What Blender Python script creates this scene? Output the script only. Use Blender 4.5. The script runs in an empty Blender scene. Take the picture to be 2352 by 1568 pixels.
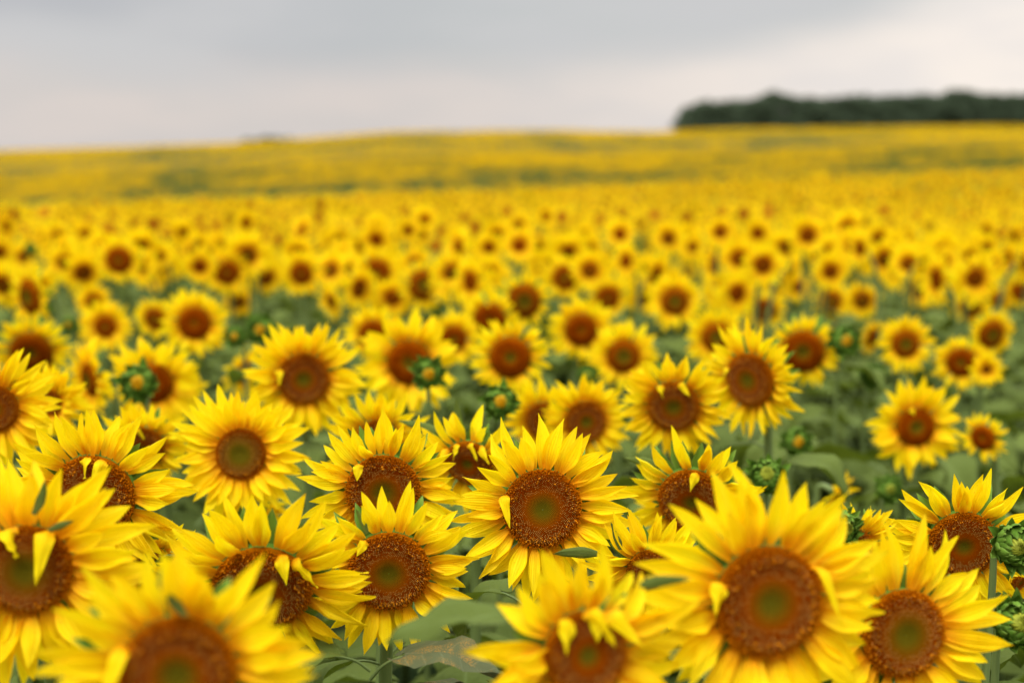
import bpy, math, random
import numpy as np
from mathutils import Matrix, Vector
C = bpy.context
S = C.scene
COL = S.collection
rad = math.radians

# ------------------------------------------------------------------ camera
FX = 3267.0            # focal length in units of a 2352 px wide picture
CAMZ = 2.03
PITCH = rad(7.12)
cam_d = bpy.data.cameras.new('camera'); cam = bpy.data.objects.new('camera', cam_d); COL.objects.link(cam)
cam.location = (0, 0, CAMZ); cam.rotation_euler = (rad(90) - PITCH, 0, 0)
cam_d.sensor_width = 36; cam_d.lens = 50; cam_d.clip_end = 6000; cam_d.clip_start = 0.05
cam_d.dof.use_dof = True; cam_d.dof.focus_distance = 2.17; cam_d.dof.aperture_fstop = 2.15
S.camera = cam

# ------------------------------------------------------------------ world and sun
SUN_EL, SUN_AZ = rad(58), rad(205)      # azimuth clockwise from +Y: behind the camera, a little left
w = bpy.data.worlds.new('World'); S.world = w; w.use_nodes = True
nt = w.node_tree; nt.nodes.clear()
def N(t, kind, **kw):
    n = t.nodes.new(kind)
    for k, v in kw.items(): setattr(n, k, v)
    return n
def M(t, op, a, b=None, c=None, clamp=False):
    n = t.nodes.new('ShaderNodeMath'); n.operation = op; n.use_clamp = clamp
    for i, v in enumerate((a, b, c)):
        if v is None: continue
        if isinstance(v, (int, float)): n.inputs[i].default_value = v
        else: t.links.new(v, n.inputs[i])
    return n.outputs[0]
def MIX(t, f, a, b, blend='MIX'):
    n = t.nodes.new('ShaderNodeMix'); n.data_type = 'RGBA'; n.blend_type = blend
    for i, v in ((0, f), (6, a), (7, b)):
        if isinstance(v, (int, float)): n.inputs[i].default_value = v
        elif isinstance(v, tuple): n.inputs[i].default_value = (*v, 1)
        else: t.links.new(v, n.inputs[i])
    return n.outputs[2]
def SMOOTH(t, x, lo, hi, a=0.0, b=1.0):
    n = t.nodes.new('ShaderNodeMapRange'); n.interpolation_type = 'SMOOTHSTEP'
    t.links.new(x, n.inputs[0])
    for i, v in enumerate((lo, hi, a, b)): n.inputs[i + 1].default_value = v
    return n.outputs[0]
def NOISE(t, vec, scale, detail=3, rough=.5):
    n = t.nodes.new('ShaderNodeTexNoise'); n.inputs['Scale'].default_value = scale
    n.inputs['Detail'].default_value = detail; n.inputs['Roughness'].default_value = rough
    if vec is not None: t.links.new(vec, n.inputs['Vector'])
    return n.outputs[0]
sky = N(nt, 'ShaderNodeTexSky', sky_type='NISHITA', sun_disc=False)
sky.sun_elevation = SUN_EL; sky.sun_rotation = SUN_AZ; sky.dust_density = 3
bg1 = N(nt, 'ShaderNodeBackground'); bg1.inputs[1].default_value = 0.1
nt.links.new(sky.outputs[0], bg1.inputs[0])
tc = N(nt, 'ShaderNodeTexCoord'); sp = N(nt, 'ShaderNodeSeparateXYZ'); nt.links.new(tc.outputs['Generated'], sp.inputs[0])
X, Y, Z = sp.outputs
az = M(nt, 'ARCTAN2', X, Y)
el = M(nt, 'ARCSINE', Z)
cb = N(nt, 'ShaderNodeCombineXYZ'); nt.links.new(M(nt, 'MULTIPLY', az, 1.0), cb.inputs[0]); nt.links.new(M(nt, 'MULTIPLY', el, 3.2), cb.inputs[1])
n1 = NOISE(nt, cb.outputs[0], 3.2, 4, .45)
n2 = NOISE(nt, cb.outputs[0], 9.0, 3, .5)
# edge of the dark cloud layer: elevation as a function of azimuth
edge = M(nt, 'ADD', M(nt, 'MULTIPLY_ADD', az, 0.060, 0.064), M(nt, 'MULTIPLY', M(nt, 'MULTIPLY', az, az), 0.27))
dd = M(nt, 'ADD', M(nt, 'SUBTRACT', el, edge), M(nt, 'MULTIPLY', M(nt, 'SUBTRACT', n1, .5), .05))
dd = M(nt, 'ADD', dd, M(nt, 'MULTIPLY', M(nt, 'SUBTRACT', n2, .5), .012))
dark = SMOOTH(nt, dd, -.022, .020)
side = SMOOTH(nt, az, -.12, .36)
light = MIX(nt, side, (.675, .61, .575), (.92, .835, .76))
light = MIX(nt, SMOOTH(nt, n2, .35, .65), light, MIX(nt, side, (.63, .585, .56), (.83, .77, .73)))
grey = MIX(nt, SMOOTH(nt, az, -.4, .25), (.465, .47, .495), (.55, .565, .555))
grey = MIX(nt, SMOOTH(nt, n1, .4, .62), grey, (.57, .565, .57))
grey = MIX(nt, SMOOTH(nt, az, .22, .36), grey, (.74, .72, .71))
cl = MIX(nt, dark, light, grey)
lift = SMOOTH(nt, el, .14, 1.2, 1.0, 1.0)
lift.node.inputs[4].default_value = 4.8
cl = MIX(nt, SMOOTH(nt, el, .12, .5), cl, (.66, .665, .69))
bg2 = N(nt, 'ShaderNodeBackground'); nt.links.new(cl, bg2.inputs[0]); nt.links.new(M(nt, 'MULTIPLY', lift, .565), bg2.inputs[1])
mx = N(nt, 'ShaderNodeMixShader'); mx.inputs[0].default_value = 0.96
nt.links.new(bg1.outputs[0], mx.inputs[1]); nt.links.new(bg2.outputs[0], mx.inputs[2])
wo = N(nt, 'ShaderNodeOutputWorld'); nt.links.new(mx.outputs[0], wo.inputs[0])

sd = bpy.data.lights.new('sun', 'SUN'); so = bpy.data.objects.new('sun', sd); COL.objects.link(so)
sd.energy = 1.5; sd.angle = rad(28); sd.color = (1, .97, .92)
dv = Vector((math.sin(SUN_AZ) * math.cos(SUN_EL), math.cos(SUN_AZ) * math.cos(SUN_EL), math.sin(SUN_EL)))
so.rotation_euler = dv.to_track_quat('Z', 'Y').to_euler()
S.view_settings.view_transform = 'Standard'; S.view_settings.look = 'None'
S.view_settings.exposure = 0.92; S.view_settings.gamma = 1
S.render.engine = 'CYCLES'
S.cycles.max_bounces = 6; S.cycles.diffuse_bounces = 4; S.cycles.transmission_bounces = 4

# ------------------------------------------------------------------ materials
def mat(name):
    m = bpy.data.materials.new(name); m.use_nodes = True; t = m.node_tree; t.nodes.clear()
    return m, t
def attr(t, name):
    n = t.nodes.new('ShaderNodeAttribute'); n.attribute_name = name; return n
def finish(t, col, rough, spec, trans=0, tcol=None, bump=None, bstr=.3, bdist=.001):
    p = N(t, 'ShaderNodeBsdfPrincipled'); t.links.new(col, p.inputs['Base Color'])
    p.inputs['Roughness'].default_value = rough; p.inputs['Specular IOR Level'].default_value = spec
    out = N(t, 'ShaderNodeOutputMaterial'); res = p.outputs[0]
    if bump is not None:
        b = N(t, 'ShaderNodeBump'); b.inputs['Strength'].default_value = bstr; b.inputs['Distance'].default_value = bdist
        t.links.new(bump, b.inputs['Height']); t.links.new(b.outputs[0], p.inputs['Normal'])
    if trans:
        tr = N(t, 'ShaderNodeBsdfTranslucent'); t.links.new(tcol or col, tr.inputs[0])
        ms = N(t, 'ShaderNodeMixShader'); ms.inputs[0].default_value = trans
        t.links.new(res, ms.inputs[1]); t.links.new(tr.outputs[0], ms.inputs[2]); res = ms.outputs[0]
    t.links.new(res, out.inputs[0])

def petal_mat():
    m, t = mat('petal_yellow'); a = attr(t, 'puv'); s = N(t, 'ShaderNodeSeparateXYZ'); t.links.new(a.outputs['Vector'], s.inputs[0])
    u, v, r = s.outputs
    c = MIX(t, r, (.98, .64, .002), (1.0, .82, .003))
    c = MIX(t, SMOOTH(t, v, .0, .42), (.86, .34, .003), c)  # orange base pigment, plus painted amber of inter-reflection and shade near the disc
    # long fine veins
    vec = N(t, 'ShaderNodeCombineXYZ'); t.links.new(M(t, 'MULTIPLY', u, 7.0), vec.inputs[0]); t.links.new(M(t, 'MULTIPLY', v, .9), vec.inputs[1]); t.links.new(M(t, 'MULTIPLY', r, 37.0), vec.inputs[2])
    n = NOISE(t, vec.outputs[0], 1.0, 3, .6)
    c = MIX(t, SMOOTH(t, n, .40, .62, 0, .26), c, (.88, .50, .003))
    wv = M(t, 'SINE', M(t, 'MULTIPLY', u, 17.0))
    h = M(t, 'ADD', M(t, 'MULTIPLY', wv, .5), n)
    # young base blush differs from flower to flower
    vec2 = N(t, 'ShaderNodeCombineXYZ'); t.links.new(M(t, 'MULTIPLY', u, 2.0), vec2.inputs[0]); t.links.new(M(t, 'MULTIPLY', v, 2.2), vec2.inputs[1]); t.links.new(M(t, 'MULTIPLY', r, 91.0), vec2.inputs[2])
    n3 = NOISE(t, vec2.outputs[0], 1.0, 2, .5)
    c = MIX(t, SMOOTH(t, n3, .45, .75, 0, .22), c, (1.0, .86, .03))
    spk = NOISE(t, N(t, 'ShaderNodeTexCoord').outputs['Object'], 14, 2, .5)
    c = MIX(t, SMOOTH(t, spk, .66, .72, 0, .45), c, (.80, .36, .004))
    tipn = M(t, 'MULTIPLY', SMOOTH(t, v, .90, 1.0), SMOOTH(t, r, .30, .12))
    c = MIX(t, M(t, 'MULTIPLY', tipn, .6), c, (.45, .20, .01))
    finish(t, c, .6, .10, .46, c, h, .5, .0012)
    return m
def leaf_mat():
    m, t = mat('leaf_green'); a = attr(t, 'puv'); s = N(t, 'ShaderNodeSeparateXYZ'); t.links.new(a.outputs['Vector'], s.inputs[0])
    u, v, r = s.outputs
    c = MIX(t, r, (.052, .074, .009), (.108, .140, .020))
    au = M(t, 'ABSOLUTE', u)
    side = M(t, 'ABSOLUTE', M(t, 'SINE', M(t, 'MULTIPLY', M(t, 'SUBTRACT', v, M(t, 'MULTIPLY', au, .22)), 19.0)))
    sv = SMOOTH(t, side, .0, .22, 1, 0)
    mid = SMOOTH(t, au, .02, .075, 1, 0)
    vein = M(t, 'MAXIMUM', M(t, 'MULTIPLY', sv, .55), mid)
    c = MIX(t, M(t, 'MULTIPLY', vein, .55), c, (.16, .21, .07))
    tcn = N(t, 'ShaderNodeTexCoord')
    n = NOISE(t, tcn.outputs['Object'], 26, 4, .6)
    c = MIX(t, SMOOTH(t, n, .45, .75, 0, .45), c, (.085, .112, .028))
    g = N(t, 'ShaderNodeNewGeometry')
    c = MIX(t, M(t, 'MULTIPLY', g.outputs['Backfacing'], .5), c, (.10, .135, .03))
    finish(t, c, .75, .10, .22, MIX(t, .5, c, (.20, .28, .01)), M(t, 'ADD', M(t, 'MULTIPLY', vein, -.8), n), .5, .003)
    return m
def pollen_leaf_mat():
    m, t = mat('leaf_dusted_with_pollen'); a = attr(t, 'puv'); s = N(t, 'ShaderNodeSeparateXYZ'); t.links.new(a.outputs['Vector'], s.inputs[0])
    u, v, r = s.outputs; au = M(t, 'ABSOLUTE', u)
    side = M(t, 'ABSOLUTE', M(t, 'SINE', M(t, 'MULTIPLY', M(t, 'SUBTRACT', v, M(t, 'MULTIPLY', au, .22)), 19.0)))
    vein = M(t, 'MAXIMUM', M(t, 'MULTIPLY', SMOOTH(t, side, 0, .2, 1, 0), .5), SMOOTH(t, au, .02, .07, 1, 0))
    tcn = N(t, 'ShaderNodeTexCoord')
    c = MIX(t, M(t, 'MULTIPLY', vein, .6), (.075, .085, .035), (.16, .18, .09))
    n = NOISE(t, tcn.outputs['Object'], 3.2, 2, .5); f = NOISE(t, tcn.outputs['Object'], 75, 3, .7)
    k = M(t, 'MULTIPLY', SMOOTH(t, n, .48, .60), SMOOTH(t, f, .50, .62))
    c = MIX(t, M(t, 'MULTIPLY', k, .5), c, (.55, .24, .02))
    finish(t, c, .75, .15, .12, c, M(t, 'ADD', M(t, 'MULTIPLY', vein, -1), f), .5, .002)
    return m
def bract_mat():
    m, t = mat('bract_green'); a = attr(t, 'puv'); s = N(t, 'ShaderNodeSeparateXYZ'); t.links.new(a.outputs['Vector'], s.inputs[0])
    u, v, r = s.outputs
    c = MIX(t, r, (.080, .165, .012), (.14, .25, .025))
    c = MIX(t, SMOOTH(t, M(t, 'ABSOLUTE', u), .72, 1.0, 0, .5), c, (.20, .30, .06))
    c = MIX(t, SMOOTH(t, v, .75, 1.0, 0, .45), c, (.24, .32, .06))
    n = NOISE(t, N(t, 'ShaderNodeTexCoord').outputs['Object'], 120, 3, .6)
    c = MIX(t, SMOOTH(t, n, .45, .7, 0, .4), c, (.08, .14, .03))
    finish(t, c, .75, .10, .18, c, n, .4, .001)
    return m
def stem_mat():
    m, t = mat('stem_green'); tcn = N(t, 'ShaderNodeTexCoord'); mp = N(t, 'ShaderNodeMapping'); mp.inputs['Scale'].default_value = (160, 160, 9)
    t.links.new(tcn.outputs['Object'], mp.inputs[0]); n = NOISE(t, mp.outputs[0], 1, 3, .6)
    c = MIX(t, n, (.085, .125, .03), (.16, .21, .06))
    finish(t, c, .6, .25, .0, None, n, .5, .001)
    return m
def disc_mat():
    m, t = mat('seed_disc_florets'); a = attr(t, 'Col'); n = NOISE(t, N(t, 'ShaderNodeTexCoord').outputs['Object'], 60, 3, .7)
    c = MIX(t, SMOOTH(t, n, .35, .7, 0, .25), a.outputs['Color'], MIX(t, .5, a.outputs['Color'], (.10, .02, .001)))
    finish(t, c, .9, .0, 0, None, n, .4, .002)
    return m
def core_mat():
    m, t = mat('bud_core_yellow'); a = attr(t, 'Col')
    finish(t, a.outputs['Color'], .6, .2, .15, a.outputs['Color'])
    return m
def soil_mat():
    m, t = mat('field_soil'); tcn = N(t, 'ShaderNodeTexCoord')
    n = NOISE(t, tcn.outputs['Object'], 1.7, 6, .65); n2 = NOISE(t, tcn.outputs['Object'], 14, 5, .7)
    c = MIX(t, n2, (.045, .035, .022), (.095, .072, .045)); c = MIX(t, SMOOTH(t, n, .42, .60), c, (.05, .085, .028))
    finish(t, c, .95, .1, 0, None, n2, .8, .05)
    return m
def wood_mat():
    m, t = mat('dark_tree_foliage'); a = attr(t, 'puv'); s = N(t, 'ShaderNodeSeparateXYZ'); t.links.new(a.outputs['Vector'], s.inputs[0])
    c = MIX(t, s.outputs[2], (.055, .078, .046), (.10, .135, .075))  # greens lightened so the colour itself carries the distance haze
    finish(t, c, .8, .1, .1, c)
    return m
def bark_mat():
    m, t = mat('bark'); n = NOISE(t, N(t, 'ShaderNodeTexCoord').outputs['Object'], 5, 4, .6)
    finish(t, MIX(t, n, (.05, .04, .03), (.10, .085, .07)), .9, .1, 0, None, n, .6, .05); return m
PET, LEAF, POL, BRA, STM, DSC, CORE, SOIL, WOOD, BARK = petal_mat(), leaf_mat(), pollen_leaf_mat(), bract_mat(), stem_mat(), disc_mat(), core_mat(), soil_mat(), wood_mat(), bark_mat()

# ------------------------------------------------------------------ mesh helpers
class MB:
    def __init__(s): s.v = []; s.f3 = []; s.f4 = []; s.p = []; s.c = []; s.n = 0; s.m3 = []; s.m4 = []
    def add(s, v, f, puv=None, col=None, mi=0):
        v = np.asarray(v, float).reshape(-1, 3); f = np.asarray(f, int); k = len(v)
        s.v.append(v)
        (s.f3 if f.shape[1] == 3 else s.f4).append(f + s.n)
        (s.m3 if f.shape[1] == 3 else s.m4).append(np.full(len(f), mi) if np.isscalar(mi) else mi)
        s.p.append(np.zeros((k, 3)) if puv is None else np.asarray(puv, float))
        s.c.append(np.ones((k, 3)) if col is None else np.asarray(col, float))
        s.n += k
    def mesh(s, name, mats, smooth=True):
        v = np.concatenate(s.v); me = bpy.data.meshes.new(name)
        f3 = np.concatenate(s.f3) if s.f3 else np.zeros((0, 3), int); f4 = np.concatenate(s.f4) if s.f4 else np.zeros((0, 4), int)
        mi = np.concatenate(s.m3 + s.m4)
        nl = f3.size + f4.size; me.vertices.add(len(v)); me.loops.add(nl); me.polygons.add(len(f3) + len(f4))
        me.vertices.foreach_set('co', v.ravel().astype(np.float32))
        me.loops.foreach_set('vertex_index', np.concatenate([f3.ravel(), f4.ravel()]).astype(np.int32))
        st = np.concatenate([np.arange(len(f3)) * 3, f3.size + np.arange(len(f4)) * 4]).astype(np.int32)
        me.polygons.foreach_set('loop_start', st)
        me.polygons.foreach_set('material_index', mi.astype(np.int32))
        me.polygons.foreach_set('use_smooth', np.full(len(st), smooth))
        a = me.attributes.new('puv', 'FLOAT_VECTOR', 'POINT'); a.data.foreach_set('vector', np.concatenate(s.p).ravel().astype(np.float32))
        cc = np.concatenate(s.c); cc = np.hstack([cc, np.ones((len(cc), 1))])
        a = me.attributes.new('Col', 'FLOAT_COLOR', 'POINT'); a.data.foreach_set('color', cc.ravel().astype(np.float32))
        for m in (mats if isinstance(mats, (list, tuple)) else [mats]): me.materials.append(m)
        me.update(calc_edges=True); me.validate()
        return me
def link(name, me, parent=None, mtx=None):
    o = bpy.data.objects.new(name, me); COL.objects.link(o)
    if parent is not None: o.parent = parent
    if mtx is not None: o.matrix_basis = mtx
    return o
def empty(name, loc, label, cat, group=None):
    o = bpy.data.objects.new(name, None); COL.objects.link(o); o.location = loc; o.empty_display_size = .05
    o['label'] = label; o['category'] = cat
    if group: o['group'] = group
    return o
def gridfaces(nu, nv):
    i = np.arange(nv - 1)[:, None] * nu + np.arange(nu - 1)[None]
    i = i.ravel(); return np.stack([i, i + 1, i + nu + 1, i + nu], 1)
def nrm(a): return a / (np.linalg.norm(a, axis=-1, keepdims=True) + 1e-12)
def halfwidth(t, base=.32, peak=.42):
    a = base + (1 - base) * np.sin(np.pi / 2 * np.minimum(t / peak, 1))
    s = np.clip((t - peak) / (1 - peak), 0, 1)
    return a * (1 - s) * (1 + s) ** .75
def blade(mb, path, wv, W, rng, cup=.25, pleat=.05, nu=7, base=.32, peak=.45, twist=0, tip_n=0, mi=0, tone=None, ripple=.05):
    """one petal, bract or leaf: path (nv,3), width vectors (nv,3)"""
    nv = len(path); t = np.linspace(0, 1, nv); d = nrm(np.gradient(path, axis=0)); wv = nrm(wv - d * (wv * d).sum(1, keepdims=True))
    nn = np.cross(wv, d)
    if twist:
        c, s_ = np.cos(twist * t)[:, None], np.sin(twist * t)[:, None]; wv, nn = wv * c + nn * s_, nn * c - wv * s_
    hw = W * .5 * halfwidth(t, base, peak); hw[-1] = W * .008
    x = np.linspace(-1, 1, nu); ph = rng.uniform(0, 6); ph2 = rng.uniform(0, 6)
    hh = cup * (x[None] ** 2) * hw[:, None] + pleat * W * np.cos(x[None] * np.pi * 2.0) * np.sin(np.pi * t)[:, None] \
        + ripple * W * np.sin(t[:, None] * 9 + ph + x[None] * 1.5) * np.abs(x[None]) + ripple * .6 * W * np.sin(t[:, None] * 17 + ph2) * x[None]
    wob = 1 + .05 * np.sin(t * 11 + ph2)
    v = path[:, None] + wv[:, None] * (x[None, :, None] * (hw * wob)[:, None, None]) + nn[:, None] * hh[:, :, None]
    tone = rng.random() if tone is None else tone
    puv = np.stack([np.broadcast_to(x[None], (nv, nu)), np.broadcast_to(t[:, None], (nv, nu)), np.full((nv, nu), tone)], -1)
    mb.add(v.reshape(-1, 3), gridfaces(nu, nv), puv.reshape(-1, 3), mi=mi)
def arc_path(p0, radial, normal, L, th0, th1, nv, side=None, bend=0):
    t = np.linspace(0, 1, nv); th = th0 + (th1 - th0) * t
    d = np.cos(th)[:, None] * radial + np.sin(th)[:, None] * normal
    if side is not None: d = d + side * (bend * t)[:, None]
    d = nrm(d); seg = (d[1:] + d[:-1]) / 2 * (L / (nv - 1))
    return np.vstack([p0, p0 + np.cumsum(seg, 0)])
ZN = np.array([0, 0, 1.])

def petal_specs(rng, n, top_lift, wild=1.0):
    """angle, rim height, elevation start/end, length, width for every petal of a head"""
    out = []
    n_out = int(n * .62)
    for k in range(n):
        inner = k >= n_out
        m = n - n_out if inner else n_out; kk = k - n_out if inner else k
        a = 2 * math.pi * (kk + rng.uniform(-.38, .38) * wild) / m + (.5 if inner else 0)
        up = math.sin(a)                                          # 1 at the top of the head
        e0 = rad(20 if inner else 5) + rad(top_lift * .12) * max(0, up) ** 1.5 * rng.uniform(-1.3, 1.3) + rng.normal(0, rad(8)) * wild
        e1 = e0 + rng.normal(rad(-8), rad(14)) * wild + rad(4) * max(0, up)
        out.append((a, inner, e0, e1, rng.uniform(.74, 1.14) * (1.0 if not inner else .90), rng.uniform(.85, 1.15), rng.normal(0, .20) * wild, rng.normal(0, .6) * wild))
    return out
def build_petals(R, L, rng, n=48, top_lift=28, Wf=.30, nu=7, nv=13, folds=(), gdown=None, separate=False, wild=1.0, tone=.5, skip=()):
    """list of MBs (one per petal) or one MB"""
    res = []; mb = MB()
    def start():
        return MB() if separate else mb
    for (a, inner, e0, e1, l, wd, bend, tw) in petal_specs(rng, n, top_lift, wild):
        deg = math.degrees(a) % 360
        if any(abs((deg - f[0] + 180) % 360 - 180) < 7 for f in folds) and inner: continue
        if top_lift >= 34 and inner and 30 < deg < 150 and rng.random() < .5: continue
        if any(abs((deg - s0 + 180) % 360 - 180) < s1 for s0, s1 in skip): continue
        b = start(); rd = np.array([math.cos(a), math.sin(a), 0]); tg = np.array([-math.sin(a), math.cos(a), 0])
        p0 = rd * R * (1.0 if inner else 1.0) + ZN * R * (-.04 if inner else -.14)
        path = arc_path(p0, rd, ZN, L * l, e0, e1, nv, tg, bend)
        blade(b, path, np.tile(tg, (nv, 1)) * -1, L * Wf * wd, rng, cup=rng.uniform(-.1, .75), nu=nu, twist=tw * .6, tone=float(np.clip(tone + rng.normal(0, .22), 0, 1)))
        if separate: res.append(b)
    for f in folds:
        a = rad(f[0]); l = f[1]; sway = f[2] if len(f) > 2 else 0
        b = start(); rd = np.array([math.cos(a), math.sin(a), 0])
        g = nrm(gdown + ZN * .22 + np.array([sway + rng.normal(0, .22), 0, 0])); p0 = rd * R * 1.0 + ZN * R * .05
        t = np.linspace(0, 1, nv); k = np.clip(t / .38, 0, 1); k = k * k * (3 - 2 * k)
        d0 = nrm(rd * .5 + ZN * 1.0)
        d = nrm(d0 * (1 - k)[:, None] + g * k[:, None] + ZN * (.5 * np.sin(np.pi * k))[:, None])
        LL = L * l; seg = (d[1:] + d[:-1]) / 2 * (LL / (nv - 1)); path = np.vstack([p0, p0 + np.cumsum(seg, 0)])
        wdir = np.cross(g, ZN)
        blade(b, path, np.tile(wdir, (nv, 1)), L * .27 * (f[3] if len(f) > 3 else rng.uniform(.72, .98)), rng, cup=-.45, nu=nu, tone=.95, base=.7, peak=.25, twist=rng.normal(0, .9), ripple=.10)
        if separate: res.append(b)
    return res if separate else mb

# seed discs, unit radius ------------------------------------------------
def prof(r): return .24 * (1 - r ** 4) - .10 * np.exp(-(r / .3) ** 2)
def disc_colour(r, green, rng=None):
    g = np.array([.20, .155, .008]); red = np.array([.40, .080, .0005]); brn = np.array([.29, .048, .0005]); gold = np.array([.54, .165, .001])
    xs = [0, green * .5, green * 1.7, .58, .78, 1.0]; cs = [g, g * .95, red, brn, brn * 1.3, gold]
    return np.stack([np.interp(r, xs, [c[i] for c in cs]) for i in range(3)], -1)
def near_disc(seed, green=.28, n=2100):
    rng = np.random.default_rng(seed); mb = MB()
    nr, na = 14, 40; rr = np.linspace(0.02, 1.0, nr); aa = np.arange(na) * 2 * np.pi / na
    R_, A_ = np.meshgrid(rr, aa, indexing='ij'); v = np.stack([R_ * np.cos(A_), R_ * np.sin(A_), prof(R_) - .02], -1).reshape(-1, 3)
    f = []
    for i in range(nr - 1):
        for j in range(na): f.append((i * na + j, (i + 1) * na + j, (i + 1) * na + (j + 1) % na, i * na + (j + 1) % na))
    # side wall
    base = len(v); v = np.vstack([v, np.stack([np.cos(aa) * .97, np.sin(aa) * .97, np.full(na, -.2)], -1)])
    for j in range(na): f.append(((nr - 1) * na + j, base + j, base + (j + 1) % na, (nr - 1) * na + (j + 1) % na))
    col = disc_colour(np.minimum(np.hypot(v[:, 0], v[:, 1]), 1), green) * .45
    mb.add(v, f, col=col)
    i = np.arange(n) + .5; r = np.sqrt(i / n); th = i * 2.399963; sp = 1.0 / math.sqrt(n)
    sp_r = sp * (.75 + .55 * r); r = np.power(r, 1.12)
    jit = np.clip((r - .72) / .28, 0, 1)
    r = r * .985; th = th + rng.normal(0, .02, n) * jit / np.maximum(r, .1)
    c = np.stack([r * np.cos(th), r * np.sin(th), prof(r) - .02], -1)
    dr = 1e-3; sl = (prof(r + dr) - prof(r)) / dr
    nor = nrm(np.stack([-sl * np.cos(th), -sl * np.sin(th), np.ones(n)], -1))
    nor = nrm(nor + rng.normal(0, .28, (n, 3)) * jit[:, None])
    h = np.interp(r, [0, green, .5, .62, .80, 1], [.7, .8, 1.0, 1.6, 2.6, 3.4]) * sp * (1 + rng.normal(0, .22, n) * jit)
    t1 = nrm(np.cross(nor, np.array([.3, .2, 1.0]) + 0 * nor + np.array([1., 0, 0]))); t2 = np.cross(nor, t1)
    col0 = disc_colour(r, green); V = []; CO = []; 
    wb, wt = .62, np.interp(r, [0, .5, .6, .8, 1], [.28, .30, .34, .40, .5])
    for q in range(4):
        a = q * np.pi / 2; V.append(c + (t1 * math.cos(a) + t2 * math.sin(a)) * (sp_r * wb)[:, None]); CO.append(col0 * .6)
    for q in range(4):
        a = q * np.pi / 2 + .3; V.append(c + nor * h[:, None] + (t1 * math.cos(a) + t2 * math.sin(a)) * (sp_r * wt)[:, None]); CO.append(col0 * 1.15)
    dots = ((r > .44) & (r < .84) & (rng.random(n) < .6))
    tipc = np.where(dots[:, None], np.array([.85, .45, .09]) * rng.uniform(.5, 1.1, (n, 1)), col0 * rng.uniform(.9, 1.35, (n, 1)))
    V.append(c + nor * (h * 1.25)[:, None]); CO.append(tipc)
    for q in range(4): CO[4 + q] = np.where(dots[:, None], (tipc + col0) * .5, CO[4 + q])
    V = np.stack(V, 1).reshape(-1, 3); CO = np.stack(CO, 1).reshape(-1, 3); b = np.arange(n)[:, None] * 9
    for q in range(4):
        mb_f = np.hstack([b + q, b + (q + 1) % 4, b + 4 + (q + 1) % 4, b + 4 + q])
        if q == 0: F4 = mb_f
        else: F4 = np.vstack([F4, mb_f])
    F3 = np.vstack([np.hstack([b + 4 + q, b + 4 + (q + 1) % 4, b + 8]) for q in range(4)])
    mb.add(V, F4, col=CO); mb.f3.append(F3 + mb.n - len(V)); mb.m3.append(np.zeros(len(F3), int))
    # forked open florets round the rim
    m = 420; a = rng.random(m) * 2 * np.pi; rr = rng.uniform(.70, 1.0, m); p = np.stack([rr * np.cos(a), rr * np.sin(a), prof(rr) + .03], -1)
    dirn = nrm(np.stack([np.cos(a) * .3, np.sin(a) * .3, np.ones(m)], -1) + rng.normal(0, .35, (m, 3))); sdv = nrm(np.cross(dirn, rng.normal(0, 1, (m, 3)))) * .009
    L = rng.uniform(.05, .085, m)[:, None]; V = np.stack([p - sdv, p + sdv, p + dirn * L + sdv * 1.5, p + dirn * L - sdv * 1.5], 1).reshape(-1, 3)
    b = np.arange(m)[:, None] * 4; cc = np.repeat(np.array([.50, .17, .006]) * rng.uniform(.5, 1.3, (m, 1)), 4, 0)
    mb.add(V, np.hstack([b, b + 1, b + 2, b + 3]), col=cc)
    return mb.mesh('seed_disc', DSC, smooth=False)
def mid_disc(seed, green=.3, nr=9, na=26):
    rng = np.random.default_rng(seed); mb = MB(); rr = np.linspace(.02, 1, nr); aa = np.arange(na) * 2 * np.pi / na
    R_, A_ = np.meshgrid(rr, aa, indexing='ij'); zz = prof(R_) + rng.normal(0, .015, R_.shape)
    v = np.stack([R_ * np.cos(A_), R_ * np.sin(A_), zz], -1).reshape(-1, 3); f = []
    for i in range(nr - 1):
        for j in range(na): f.append((i * na + j, (i + 1) * na + j, (i + 1) * na + (j + 1) % na, i * na + (j + 1) % na))
    base = len(v); v = np.vstack([v, np.stack([np.cos(aa) * .97, np.sin(aa) * .97, np.full(na, -.2)], -1)])
    for j in range(na): f.append(((nr - 1) * na + j, base + j, base + (j + 1) % na, (nr - 1) * na + (j + 1) % na))
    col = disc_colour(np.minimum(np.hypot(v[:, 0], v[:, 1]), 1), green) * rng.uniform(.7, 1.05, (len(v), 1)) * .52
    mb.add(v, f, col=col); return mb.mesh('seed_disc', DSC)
NEAR_DISC = {g: near_disc(int(g * 100), g) for g in (.20, .28, .38, .55)}
MID_DISC = [mid_disc(1, .22), mid_disc(2, .30), mid_disc(3, .42), mid_disc(4, .12)]

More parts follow.
